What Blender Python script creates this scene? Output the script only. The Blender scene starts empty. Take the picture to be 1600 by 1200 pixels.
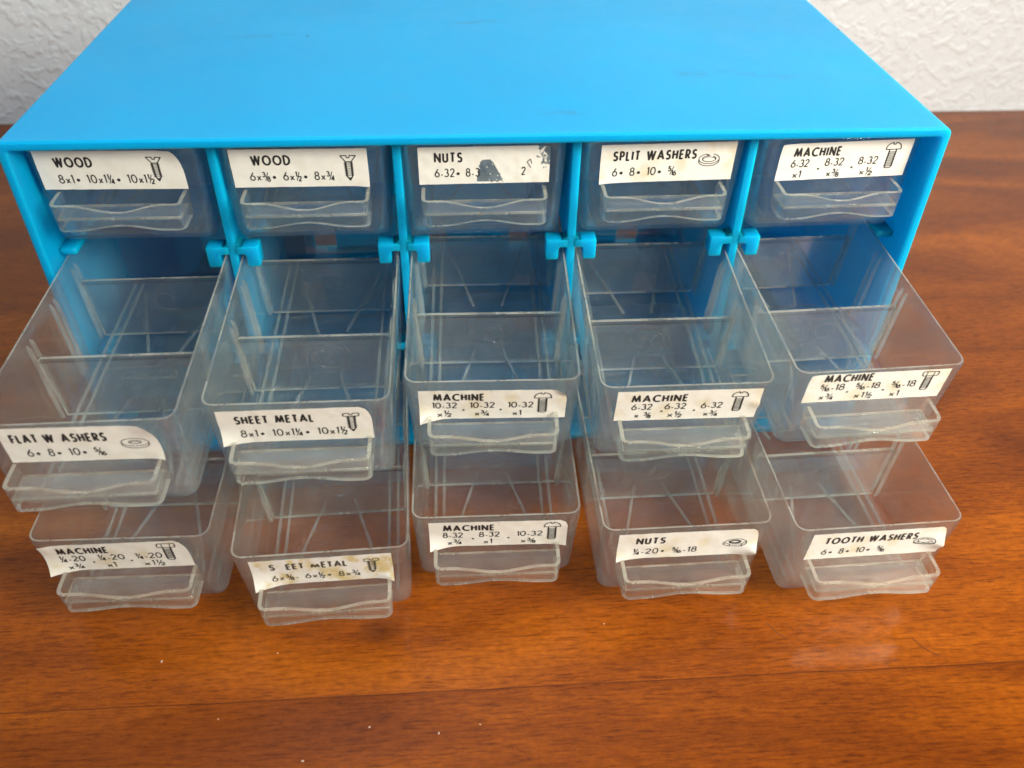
import bpy, bmesh, math, random
from mathutils import Vector, Matrix, noise
random.seed(7)
MM = 0.001
SC = bpy.context.scene
COL = SC.collection

# ------------------------------------------------------------------ camera, world, lights, exposure
cam_d = bpy.data.cameras.new('camera')
cam = bpy.data.objects.new('camera', cam_d)
COL.objects.link(cam)
cam.location = (-9.76*MM, -245.77*MM, 235.23*MM)
cam.rotation_mode = 'XYZ'
cam.rotation_euler = (0.876282, -0.012230, -0.063586)
cam_d.sensor_fit = 'HORIZONTAL'
cam_d.sensor_width = 36.0
cam_d.lens = 36.0*1336.39/1600.0
cam_d.clip_start = 0.005
cam_d.clip_end = 50
cam_d.dof.use_dof = True
cam_d.dof.focus_distance = 0.285
cam_d.dof.aperture_fstop = 13.0
SC.camera = cam

W = bpy.data.worlds.new("World")
SC.world = W
W.use_nodes = True
bg = W.node_tree.nodes['Background']
bg.inputs[0].default_value = (0.74, 0.90, 1.0, 1)
bg.inputs[1].default_value = 0.28

def area(name, loc, target, sx, sy, power, color):
    d = bpy.data.lights.new(name, 'AREA')
    d.shape = 'RECTANGLE'; d.size = sx; d.size_y = sy; d.energy = power; d.color = color
    o = bpy.data.objects.new(name, d); COL.objects.link(o)
    o.location = loc
    o.rotation_euler = (Vector(target)-Vector(loc)).to_track_quat('-Z', 'Y').to_euler()
    return o
area('window_light', (-0.10, -0.12, 1.15), (0.0, 0.10, 0.10), 0.5, 0.4, 7.4, (0.76, 0.91, 1.0))
area('room_light', (0.42, -0.38, 0.42), (0.06, -0.03, 0.04), 0.24, 0.24, 8.3, (1.0, 0.94, 0.79))

vs = SC.view_settings
vs.view_transform = 'Standard'
vs.look = 'None'
vs.exposure = 0.0
vs.gamma = 1.0
vs.use_curve_mapping = False
cy = SC.cycles
cy.max_bounces = 26; cy.transmission_bounces = 26; cy.transparent_max_bounces = 56
cy.use_adaptive_sampling = True; cy.adaptive_threshold = 0.03
cy.glossy_bounces = 12; cy.diffuse_bounces = 5
cy.caustics_reflective = True; cy.caustics_refractive = True
cy.sample_clamp_indirect = 6.0
cy.blur_glossy = 0.5
cy.use_denoising = True

# ------------------------------------------------------------------ material helpers
def new_mat(name):
    m = bpy.data.materials.new(name); m.use_nodes = True
    nt = m.node_tree; nt.nodes.clear()
    out = nt.nodes.new('ShaderNodeOutputMaterial')
    return m, nt, out
def nd(nt, typ, **kw):
    n = nt.nodes.new(typ)
    for k, v in kw.items(): setattr(n, k, v)
    return n
def inp(n, name, v):
    n.inputs[name].default_value = v
def principled(nt, out):
    b = nd(nt, 'ShaderNodeBsdfPrincipled'); nt.links.new(b.outputs[0], out.inputs[0]); return b
def ramp(nt, stops):
    r = nd(nt, 'ShaderNodeValToRGB'); cr = r.color_ramp
    while len(cr.elements) < len(stops): cr.elements.new(0.5)
    for e, (p, c) in zip(cr.elements, stops):
        e.position = p; e.color = c if len(c) == 4 else (*c, 1)
    return r
def mapped(nt, scale, rot=(0, 0, 0), loc=(0, 0, 0)):
    tc = nd(nt, 'ShaderNodeTexCoord'); mp = nd(nt, 'ShaderNodeMapping')
    inp(mp, 'Scale', scale); inp(mp, 'Rotation', rot); inp(mp, 'Location', loc)
    nt.links.new(tc.outputs['Object'], mp.inputs['Vector']); return mp
def tex_noise(nt, vec, scale, detail=4, rough=0.5, dist=0.0):
    n = nd(nt, 'ShaderNodeTexNoise'); inp(n, 'Scale', scale); inp(n, 'Detail', detail); inp(n, 'Roughness', rough); inp(n, 'Distortion', dist)
    nt.links.new(vec.outputs[0], n.inputs['Vector']); return n
def mathn(nt, op, a, b=None, c=None, clamp=False):
    n = nd(nt, 'ShaderNodeMath', operation=op, use_clamp=clamp)
    for i, v in enumerate((a, b, c)):
        if v is None: continue
        if isinstance(v, (int, float)): n.inputs[i].default_value = v
        else: nt.links.new(v, n.inputs[i])
    return n.outputs[0]
def mixc(nt, fac, a, b, blend='MIX'):
    n = nd(nt, 'ShaderNodeMix', data_type='RGBA', blend_type=blend)
    for i, v in ((0, fac), (6, a), (7, b)):
        if isinstance(v, (int, float)): n.inputs[i].default_value = v
        elif isinstance(v, tuple): n.inputs[i].default_value = v if len(v) == 4 else (*v, 1)
        else: nt.links.new(v, n.inputs[i])
    return n.outputs[2]

# ------------------------------------------------------------------ materials
def mat_blue(name='blue_plastic'):
    m, nt, out = new_mat(name)
    b = principled(nt, out)
    mp = mapped(nt, (1, 1, 1))
    n1 = tex_noise(nt, mp, 14, 3)
    r1 = ramp(nt, [(0.3, (0.0004, 0.265, 0.545)), (0.7, (0.0006, 0.295, 0.60))])
    nt.links.new(n1.outputs[0], r1.inputs[0])
    col = r1.outputs[0]
    # rubbed grey smudges on the top and fine dirt specks (object space, metres)
    sep = nd(nt, 'ShaderNodeSeparateXYZ'); nt.links.new(mp.outputs[0], sep.inputs[0])
    top = mathn(nt, 'GREATER_THAN', sep.outputs[2], 0.1275)
    smud = None
    for (cx, cyy, rx, ry, sl) in [(0.098, 0.047, 0.030, 0.0042, -0.22), (0.023, 0.016, 0.013, 0.0032, -0.05),
                                  (-0.085, 0.093, 0.022, 0.004, 0.1), (0.000, 0.108, 0.016, 0.004, 0.25), (0.074, 0.049, 0.010, 0.006, 0.0)]:
        dx = mathn(nt, 'SUBTRACT', sep.outputs[0], cx)
        dy = mathn(nt, 'SUBTRACT', mathn(nt, 'SUBTRACT', sep.outputs[1], cyy), mathn(nt, 'MULTIPLY', dx, sl))
        d = mathn(nt, 'SQRT', mathn(nt, 'ADD', mathn(nt, 'POWER', mathn(nt, 'ABSOLUTE', mathn(nt, 'DIVIDE', dx, rx)), 2), mathn(nt, 'POWER', mathn(nt, 'ABSOLUTE', mathn(nt, 'DIVIDE', dy, ry)), 2)))
        f = mathn(nt, 'SUBTRACT', 1.0, d, clamp=True)
        smud = f if smud is None else mathn(nt, 'MAXIMUM', smud, f)
    mp2 = mapped(nt, (160, 620, 200))
    n2 = tex_noise(nt, mp2, 1.0, 5, 0.65)
    brk = mathn(nt, 'MULTIPLY', mathn(nt, 'SUBTRACT', n2.outputs[0], 0.45, clamp=True), 6.0, clamp=True)
    sm = mathn(nt, 'MULTIPLY', mathn(nt, 'MULTIPLY', smud, brk), mathn(nt, 'MULTIPLY', top, 0.5))
    col = mixc(nt, sm, col, (0.055, 0.13, 0.17))
    v = nd(nt, 'ShaderNodeTexVoronoi'); inp(v, 'Scale', 62.0); nt.links.new(mp.outputs[0], v.inputs['Vector'])
    sepc = nd(nt, 'ShaderNodeSeparateColor'); nt.links.new(v.outputs['Color'], sepc.inputs[0])
    spk = mathn(nt, 'MULTIPLY', mathn(nt, 'LESS_THAN', v.outputs['Distance'], mathn(nt, 'MULTIPLY', sepc.outputs[1], 0.06)), mathn(nt, 'GREATER_THAN', sepc.outputs[0], 0.80))
    col = mixc(nt, mathn(nt, 'MULTIPLY', spk, 0.85), col, (0.02, 0.06, 0.09))
    spk2 = mathn(nt, 'MULTIPLY', mathn(nt, 'LESS_THAN', v.outputs['Distance'], 0.03), mathn(nt, 'LESS_THAN', sepc.outputs[0], 0.12))
    col = mixc(nt, mathn(nt, 'MULTIPLY', spk2, 0.8), col, (0.55, 0.68, 0.75))
    nt.links.new(col, b.inputs['Base Color'])
    n3 = tex_noise(nt, mapped(nt, (1, 1, 1)), 55, 5, 0.6)
    rr = nd(nt, 'ShaderNodeMapRange'); inp(rr, 'To Min', 0.30); inp(rr, 'To Max', 0.50)
    nt.links.new(n3.outputs[0], rr.inputs[0]); nt.links.new(rr.outputs[0], b.inputs['Roughness'])
    inp(b, 'IOR', 1.4); inp(b, 'Specular IOR Level', 0.22)
    inp(b, 'Subsurface Weight', 0.85); inp(b, 'Subsurface Radius', (0.04, 0.85, 1.0)); inp(b, 'Subsurface Scale', 0.014)
    n4 = tex_noise(nt, mapped(nt, (1, 1, 1)), 260, 2)
    bp = nd(nt, 'ShaderNodeBump'); inp(bp, 'Strength', 0.04); inp(bp, 'Distance', 0.0004)
    nt.links.new(n4.outputs[0], bp.inputs['Height']); nt.links.new(bp.outputs[0], b.inputs['Normal'])
    return m

def mat_clear(name, tint, haze, rough, hazecol=(0.66, 0.70, 0.70), solid=0.08):
    """scuffed clear styrene: light mostly passes straight through the thin walls, a share is refracted, the surface mirrors by angle, wear scatters a little"""
    m, nt, out = new_mat(name)
    mp = mapped(nt, (1, 1, 1))
    n3 = tex_noise(nt, mp, 75, 2)
    bp = nd(nt, 'ShaderNodeBump'); inp(bp, 'Strength', 0.12); inp(bp, 'Distance', 0.0006)
    nt.links.new(n3.outputs[0], bp.inputs['Height'])
    n2 = tex_noise(nt, mp, 25, 3)
    rr = nd(nt, 'ShaderNodeMapRange'); inp(rr, 'To Min', rough*0.3); inp(rr, 'To Max', rough*1.7)
    nt.links.new(n2.outputs[0], rr.inputs[0])
    tr = nd(nt, 'ShaderNodeBsdfTransparent'); inp(tr, 'Color', (*tint, 1))
    gl = nd(nt, 'ShaderNodeBsdfGlossy'); nt.links.new(rr.outputs[0], gl.inputs['Roughness']); nt.links.new(bp.outputs[0], gl.inputs['Normal'])
    lw = nd(nt, 'ShaderNodeLayerWeight'); inp(lw, 'Blend', 0.5); nt.links.new(bp.outputs[0], lw.inputs['Normal'])
    fr = mathn(nt, 'ADD', 0.022, mathn(nt, 'MULTIPLY', mathn(nt, 'POWER', lw.outputs['Facing'], 4.5), 0.80), clamp=True)
    thin = nd(nt, 'ShaderNodeMixShader'); nt.links.new(fr, thin.inputs[0]); nt.links.new(tr.outputs[0], thin.inputs[1]); nt.links.new(gl.outputs[0], thin.inputs[2])
    g = nd(nt, 'ShaderNodeBsdfGlass'); inp(g, 'IOR', 1.5); inp(g, 'Color', (*tint, 1)); nt.links.new(rr.outputs[0], g.inputs['Roughness']); nt.links.new(bp.outputs[0], g.inputs['Normal'])
    base = nd(nt, 'ShaderNodeMixShader'); inp(base, 'Fac', solid); nt.links.new(thin.outputs[0], base.inputs[1]); nt.links.new(g.outputs[0], base.inputs[2])
    d = nd(nt, 'ShaderNodeBsdfDiffuse'); inp(d, 'Color', (*hazecol, 1))
    t = nd(nt, 'ShaderNodeBsdfTranslucent'); inp(t, 'Color', (*hazecol, 1))
    dt = nd(nt, 'ShaderNodeMixShader'); inp(dt, 'Fac', 0.5)
    nt.links.new(d.outputs[0], dt.inputs[1]); nt.links.new(t.outputs[0], dt.inputs[2])
    n1 = tex_noise(nt, mp, 60, 5, 0.65, 0.4)
    cl = nd(nt, 'ShaderNodeMapRange'); inp(cl, 'From Min', 0.35); inp(cl, 'From Max', 0.75); inp(cl, 'To Min', haze*0.5); inp(cl, 'To Max', haze*1.7)
    nt.links.new(n1.outputs[0], cl.inputs[0])
    sc = None
    for rot, sd in (((0.3, 0.5, 0.6), 1), ((0.9, -0.4, -0.8), 2)):
        mpp = mapped(nt, (900, 22, 900), rot, (0.13*sd, 0.4*sd, 0.2))
        nn = tex_noise(nt, mpp, 1.0, 2, 0.5, 0.3)
        f = mathn(nt, 'MULTIPLY', mathn(nt, 'SUBTRACT', nn.outputs[0], 0.70, clamp=True), 5.0, clamp=True)
        sc = f if sc is None else mathn(nt, 'MAXIMUM', sc, f)
    fac = mathn(nt, 'ADD', cl.outputs[0], mathn(nt, 'MULTIPLY', sc, 0.25), clamp=True)
    mx = nd(nt, 'ShaderNodeMixShader')
    nt.links.new(fac, mx.inputs[0]); nt.links.new(base.outputs[0], mx.inputs[1]); nt.links.new(dt.outputs[0], mx.inputs[2])
    nt.links.new(mx.outputs[0], out.inputs[0])
    return m

def mat_paper(name, stain=0.25, seed=0.0):
    m, nt, out = new_mat(name)
    b = principled(nt, out)
    mp = mapped(nt, (1, 1, 1), (0, 0, 0), (seed, seed*0.7, 0))
    n1 = tex_noise(nt, mp, 130, 5, 0.6)
    f = mathn(nt, 'MULTIPLY', mathn(nt, 'SUBTRACT', n1.outputs[0], 0.50, clamp=True), stain*9, clamp=True)
    col = mixc(nt, f, (0.78, 0.765, 0.72), (0.62, 0.50, 0.24))
    n2 = tex_noise(nt, mp, 900, 3)
    f2 = mathn(nt, 'MULTIPLY', n2.outputs[0], 0.12)
    col = mixc(nt, f2, col, (0.5, 0.49, 0.46))
    nt.links.new(col, b.inputs['Base Color'])
    inp(b, 'Roughness', 0.5)
    n4 = tex_noise(nt, mp, 160, 3)
    bp = nd(nt, 'ShaderNodeBump'); inp(bp, 'Strength', 0.25); inp(bp, 'Distance', 0.0004)
    nt.links.new(n4.outputs[0], bp.inputs['Height']); nt.links.new(bp.outputs[0], b.inputs['Normal'])
    return m

def mat_plain(name, col, rough=0.6):
    m, nt, out = new_mat(name)
    b = principled(nt, out)
    n1 = tex_noise(nt, mapped(nt, (1, 1, 1)), 700, 3)
    c = mixc(nt, mathn(nt, 'MULTIPLY', n1.outputs[0], 0.5), col, tuple(min(1, x*1.7+0.01) for x in col))
    nt.links.new(c, b.inputs['Base Color']); inp(b, 'Roughness', rough)
    return m

def mat_wall():
    m, nt, out = new_mat('textured_white_wall')
    b = principled(nt, out)
    mp = mapped(nt, (1, 1, 1))
    n0 = tex_noise(nt, mp, 9, 3)
    col = mixc(nt, n0.outputs[0], (0.66, 0.66, 0.675), (0.73, 0.73, 0.745))
    nt.links.new(col, b.inputs['Base Color']); inp(b, 'Roughness', 0.38)
    n1 = tex_noise(nt, mp, 125, 3, 0.55, 0.6)
    r1 = nd(nt, 'ShaderNodeMapRange', interpolation_type='SMOOTHSTEP'); inp(r1, 'From Min', 0.46); inp(r1, 'From Max', 0.62)
    nt.links.new(n1.outputs[0], r1.inputs[0])
    n2 = tex_noise(nt, mp, 260, 3, 0.6)
    h = mathn(nt, 'ADD', r1.outputs[0], mathn(nt, 'MULTIPLY', n2.outputs[0], 0.5))
    bp = nd(nt, 'ShaderNodeBump'); inp(bp, 'Strength', 0.30); inp(bp, 'Distance', 0.0020)
    nt.links.new(h, bp.inputs['Height']); nt.links.new(bp.outputs[0], b.inputs['Normal'])
    return m

def mat_wood():
    m, nt, out = new_mat('varnished_wood')
    b = principled(nt, out)
    tilt = 0.055
    tc = nd(nt, 'ShaderNodeTexCoord')
    sep = nd(nt, 'ShaderNodeSeparateXYZ'); nt.links.new(tc.outputs['Object'], sep.inputs[0])
    # which board, and each board's own offset in the grain
    y = sep.outputs[1]
    wob = nd(nt, 'ShaderNodeTexNoise'); inp(wob, 'Scale', 30.0); nt.links.new(tc.outputs['Object'], wob.inputs['Vector'])
    b1 = mathn(nt, 'GREATER_THAN', y, -0.1068)
    b2 = mathn(nt, 'GREATER_THAN', y, -0.245)
    bid = mathn(nt, 'ADD', b1, b2)
    cmb = nd(nt, 'ShaderNodeCombineXYZ')
    nt.links.new(mathn(nt, 'ADD', sep.outputs[0], mathn(nt, 'MULTIPLY', bid, 3.71)), cmb.inputs[0])
    nt.links.new(mathn(nt, 'ADD', y, mathn(nt, 'MULTIPLY', bid, 1.37)), cmb.inputs[1])
    nt.links.new(sep.outputs[2], cmb.inputs[2])
    def mp(scale, rz=-tilt):
        n = nd(nt, 'ShaderNodeMapping'); inp(n, 'Scale', scale); inp(n, 'Rotation', (0, 0, rz)); nt.links.new(cmb.outputs[0], n.inputs['Vector']); return n
    g1 = tex_noise(nt, mp((7, 26, 7)), 1.0, 4, 0.55, 0.9)        # broad figure
    g2 = tex_noise(nt, mp((120, 1050, 120)), 1.0, 5, 0.7, 0.3)   # grain lines
    g3 = tex_noise(nt, mp((130, 1500, 130)), 1.0, 2, 0.6)       # pores
    g4 = tex_noise(nt, mp((330, 520, 300)), 1.0, 3, 0.7)        # flecks
    r1 = ramp(nt, [(0.25, (0.100, 0.0185, 0.0007)), (0.5, (0.185, 0.039, 0.0011)), (0.78, (0.32, 0.078, 0.0024))])
    nt.links.new(g1.outputs[0], r1.inputs[0])
    r2 = ramp(nt, [(0.32, (0.48, 0.42, 0.38)), (0.5, (1.0, 1.0, 1.0)), (0.72, (1.25, 1.28, 1.3))])
    nt.links.new(g2.outputs[0], r2.inputs[0])
    col = mixc(nt, 0.9, r1.outputs[0], r2.outputs[0], 'MULTIPLY')
    pores = mathn(nt, 'MULTIPLY', mathn(nt, 'SUBTRACT', g3.outputs[0], 0.60, clamp=True), 5.0, clamp=True)
    col = mixc(nt, mathn(nt, 'MULTIPLY', pores, 0.5), col, (0.06, 0.014, 0.004))
    r4 = ramp(nt, [(0.35, (0.80, 0.78, 0.76)), (0.65, (1.14, 1.14, 1.14))])
    nt.links.new(g4.outputs[0], r4.inputs[0])
    col = mixc(nt, 0.7, col, r4.outputs[0], 'MULTIPLY')
    # a board joint and a small knot
    seam = mathn(nt, 'LESS_THAN', mathn(nt, 'ABSOLUTE', mathn(nt, 'ADD', mathn(nt, 'ADD', y, 0.1068), mathn(nt, 'MULTIPLY', mathn(nt, 'SUBTRACT', wob.outputs[0], 0.5), 0.0012))), 0.00022)
    col = mixc(nt, mathn(nt, 'MULTIPLY', seam, 0.55), col, (0.04, 0.010, 0.003))
    tone = mixc(nt, b1, (0.86, 0.84, 0.82), (1.0, 1.0, 1.0))
    col = mixc(nt, 1.0, col, tone, 'MULTIPLY')
    kx = mathn(nt, 'DIVIDE', mathn(nt, 'ADD', sep.outputs[0], 0.0385), 0.0085)
    ky = mathn(nt, 'DIVIDE', mathn(nt, 'ADD', y, 0.0845), 0.0065)
    kd = mathn(nt, 'SQRT', mathn(nt, 'ADD', mathn(nt, 'MULTIPLY', kx, kx), mathn(nt, 'MULTIPLY', ky, ky)))
    kf = mathn(nt, 'SUBTRACT', 1.0, kd, clamp=True)
    col = mixc(nt, mathn(nt, 'MULTIPLY', mathn(nt, 'MULTIPLY', kf, g4.outputs[0]), 1.25, None, True), col, (0.035, 0.008, 0.002))
    nt.links.new(col, b.inputs['Base Color'])
    n5 = tex_noise(nt, mp((20, 30, 20)), 1.0, 5, 0.6)
    rr = nd(nt, 'ShaderNodeMapRange'); inp(rr, 'To Min', 0.15); inp(rr, 'To Max', 0.28)
    nt.links.new(n5.outputs[0], rr.inputs[0]); nt.links.new(rr.outputs[0], b.inputs['Roughness'])
    inp(b, 'IOR', 1.42); inp(b, 'Specular IOR Level', 0.3)
    hgt = mathn(nt, 'SUBTRACT', mathn(nt, 'MULTIPLY', g2.outputs[0], 0.5), mathn(nt, 'ADD', mathn(nt, 'MULTIPLY', pores, 0.5), mathn(nt, 'MULTIPLY', seam, 2.0)))
    bp = nd(nt, 'ShaderNodeBump'); inp(bp, 'Strength', 0.12); inp(bp, 'Distance', 0.0004)
    nt.links.new(hgt, bp.inputs['Height']); nt.links.new(bp.outputs[0], b.inputs['Normal'])
    return m

BLUE = mat_blue()
CLEAR = mat_clear('clear_styrene', (0.980, 0.992, 0.986), 0.032, 0.02, (0.88, 0.96, 0.96), 0.30)
RIM = mat_clear('clear_styrene_edge', (0.93, 0.94, 0.86), 0.28, 0.04, (0.92, 0.90, 0.78), 0.45)  # tan haze in the colour stands in for light gathered in the edges
RIB = mat_clear('clear_styrene_rib', (0.97, 0.98, 0.97), 0.10, 0.06, (0.85, 0.88, 0.86), 0.4)  # extra pale haze paints in the bright lines that refraction gives ribs
GLUE = mat_clear('glue_residue', (0.9, 0.9, 0.88), 0.82, 0.3, (0.31, 0.38, 0.43), 0.0)
WALL = mat_wall(); WOOD = mat_wood()
INK = mat_plain('black_ink', (0.012, 0.012, 0.013), 0.55)
INK_WORN = mat_plain('worn_ink', (0.06, 0.055, 0.04), 0.6)
HAIR = mat_plain('dark_hair', (0.03, 0.018, 0.012), 0.5)
LINT = mat_plain('pale_lint', (0.38, 0.27, 0.18), 0.8)
PAPER = [mat_paper('label_paper', 0.10, 0.0), mat_paper('yellowed_label_paper', 0.3, 0.31), mat_paper('stained_label_paper', 0.9, 0.77)]

# ------------------------------------------------------------------ object helpers (all lengths in mm)
def link(name, bm, mats, parent=None, smooth=35, recalc=True):
    if recalc: bmesh.ops.recalc_face_normals(bm, faces=bm.faces)
    me = bpy.data.meshes.new(name)
    for v in bm.verts: v.co *= MM
    bm.to_mesh(me); bm.free()
    for m in (mats if isinstance(mats, (list, tuple)) else [mats]): me.materials.append(m)
    if smooth:
        me.polygons.foreach_set('use_smooth', [True]*len(me.polygons))
        me.set_sharp_from_angle(angle=math.radians(smooth))
    o = bpy.data.objects.new(name, me); COL.objects.link(o)
    if parent: o.parent = parent
    return o
def thing(name, label, cat, group=None):
    o = bpy.data.objects.new(name, None); COL.objects.link(o)
    o.empty_display_size = 0.02
    o['label'] = label; o['category'] = cat
    if group: o['group'] = group
    return o
def box(bm, x0, x1, y0, y1, z0, z1, mi=0):
    v = [bm.verts.new((x, y, z)) for x in (x0, x1) for y in (y0, y1) for z in (z0, z1)]
    for f in ((0, 1, 3, 2), (4, 6, 7, 5), (0, 4, 5, 1), (2, 3, 7, 6), (0, 2, 6, 4), (1, 5, 7, 3)):
        bm.faces.new([v[i] for i in f]).material_index = mi
    return v
def bevelled_box(bm, x0, x1, y0, y1, z0, z1, r, seg=2):
    t = bmesh.new(); box(t, x0, x1, y0, y1, z0, z1)
    bmesh.ops.bevel(t, geom=t.edges[:], offset=r, segments=seg, affect='EDGES', profile=0.5)
    merge(bm, t)
def merge(bm, t, mi=None):
    if mi is not None:
        for f in t.faces: f.material_index = mi
    me = bpy.data.meshes.new('tmp'); t.to_mesh(me); t.free(); bm.from_mesh(me); bpy.data.meshes.remove(me)
def prism(bm, pts, axis, a, b):
    """extrude a 2-D outline along an axis: axis 'y' takes (x, z) points"""
    def P(p, t): return (p[0], t, p[1]) if axis == 'y' else ((t, p[0], p[1]) if axis == 'x' else (p[0], p[1], t))
    A = [bm.verts.new(P(p, a)) for p in pts]; B = [bm.verts.new(P(p, b)) for p in pts]
    bm.faces.new(A); bm.faces.new(B[::-1])
    n = len(pts)
    for i in range(n): bm.faces.new((A[i], B[i], B[(i+1) % n], A[(i+1) % n]))

# ------------------------------------------------------------------ setting
bm = bmesh.new(); box(bm, -900, 900, -700, 322, -28, 0)
table = link('table_top', bm, WOOD, smooth=0); table['kind'] = 'structure'
bm = bmesh.new(); box(bm, -1100, 1100, 322.3, 380, -600, 1500)
wall = link('wall', bm, WALL, smooth=0); wall['kind'] = 'structure'

# ------------------------------------------------------------------ cabinet
HW, H, T, DEP, REC = 145.0, 127.9, 3.0, 150.0, 7.0
PITCH = 56.8
RAIL1, RAIL2 = 87.2, 45.4
cab = thing('drawer_cabinet', 'bright blue plastic cabinet holding fifteen clear drawers on the wooden table', 'cabinet')
bm = bmesh.new()
# open-fronted shell: rounded outer outline, rounded inner outline, ring extruded in depth
def rrect2(x0, x1, z0, z1, r, n=5):
    pts = []
    for cx, cz, a in ((x1-r, z1-r, 0), (x0+r, z1-r, 90), (x0+r, z0+r, 180), (x1-r, z0+r, 270)):
        for i in range(n+1):
            t = math.radians(a+90*i/n); pts.append((cx+r*math.cos(t), cz+r*math.sin(t)))
    return pts
NSEG = 6
fo = rrect2(-HW, HW, 0, H, 2.6, NSEG)
fo1 = rrect2(-HW+.7, HW-.7, .7, H-.7, 2.0, NSEG)
fi1 = rrect2(-HW+T-.5, HW-T+.5, T-.5, H-T+.5, 1.2, NSEG)
fi = rrect2(-HW+T, HW-T, T, H-T, .9, NSEG)
def ring(pts, y): return [bm.verts.new((p[0], y, p[1])) for p in pts]
rings = [ring(fo, DEP), ring(fo, 0.7), ring(fo1, 0), ring(fi1, 0), ring(fi, 0.5), ring(fi, DEP)]
for A, B in zip(rings, rings[1:]+rings[:1]):
    n = len(A)
    for i in range(n): bm.faces.new((A[i], A[(i+1) % n], B[(i+1) % n], B[i]))
# back panel with a slot low down behind every divider
xs = [-HW+T-.4]
for x in (-85.2, -28.4, 28.4, 85.2): xs += [x-12, x+12]
xs.append(HW-T+.4)
box(bm, xs[0], xs[-1], DEP-2.8, DEP-.6, 20, H-T+.4)
for i in range(0, len(xs), 2): box(bm, xs[i], xs[i+1], DEP-2.8, DEP-.6, T-.4, 20.0)
link('shell', bm, BLUE, cab)
def wob(s, a=0.15): return random.uniform(-a, a)
for i, x in enumerate((-85.2, -28.4, 28.4, 85.2)):
    bm = bmesh.new(); bevelled_box(bm, x-1.35, x+1.35, REC, DEP-3, T-.3, H-T+.3, .25, 2)
    link('column_divider', bm, BLUE, cab)
    for zr in (RAIL1, RAIL2):
        bm = bmesh.new()
        for s in (-1, 1):
            tw = 4.4 if zr == RAIL1 else 3.6
            pts = [(1.2, 0), (8.6, 0), (8.6, -6.8), (8.3, -7.5), (4.7, -7.5), (4.3, -7.1), (4.3, -3.5), (3.8, -2.8), (1.2, -2.8)]
            t = bmesh.new(); prism(t, [(x+s*p[0], zr+p[1]) for p in pts], 'y', REC-.5, REC+5.5)
            bmesh.ops.recalc_face_normals(t, faces=t.faces)
            bmesh.ops.bevel(t, geom=t.edges[:], offset=.35, segments=2, affect='EDGES', profile=.5)
            merge(bm, t)
            # fillet under the drawer corner
            t = bmesh.new(); prism(t, [(x+s*1.2, zr-.1), (x+s*3.4, zr-.1), (x+s*1.9, zr+.5), (x+s*1.2, zr+1.4)], 'y', REC+.1, REC+5); merge(bm, t)
        link('drawer_rail', bm, BLUE, cab)
for s in (-1, 1):
    for zr in (RAIL1, RAIL2):
        bm = bmesh.new(); bevelled_box(bm, s*(HW-T)-5.5 if s > 0 else -HW+T-.4, HW-T+.4 if s > 0 else -HW+T+5.5, REC+2, REC+16, zr-3.2, zr-.6, 1.0, 3)
        link('side_ledge', bm, BLUE, cab)

# ------------------------------------------------------------------ one drawer (local mm: x across, y into the cabinet, z up; rim at DH)
DH, DW, DL, TH, DR = 33.5, 26.6, 122.0, 1.15, 0.058
def wall_v(h): return DR*abs(h)           # how far the front leans back at h below the rim
def rear_drop(v): 
    t = min(1, max(0, (v-96)/22)); return 7*t*t*(3-2*t)
def loop_pts(hw, v0, v1, r, n=6, extra=8):
    pts = []
    for cx, cv, a in ((hw-r, v1-r, 0), (-hw+r, v1-r, 90), (-hw+r, v0+r, 180), (hw-r, v0+r, 270)):
        for i in range(n+1):
            t = math.radians(a+90*i/n); pts.append((cx+r*math.cos(t), cv+r*math.sin(t)))
        if a in (90, 270):      # subdivide the long sides
            c = pts[-1]; tgt = (c[0], v0+r) if a == 90 else (c[0], v1-r)
            for i in range(1, extra): pts.append((c[0], c[1]+(tgt[1]-c[1])*i/extra))
    return pts
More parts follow.
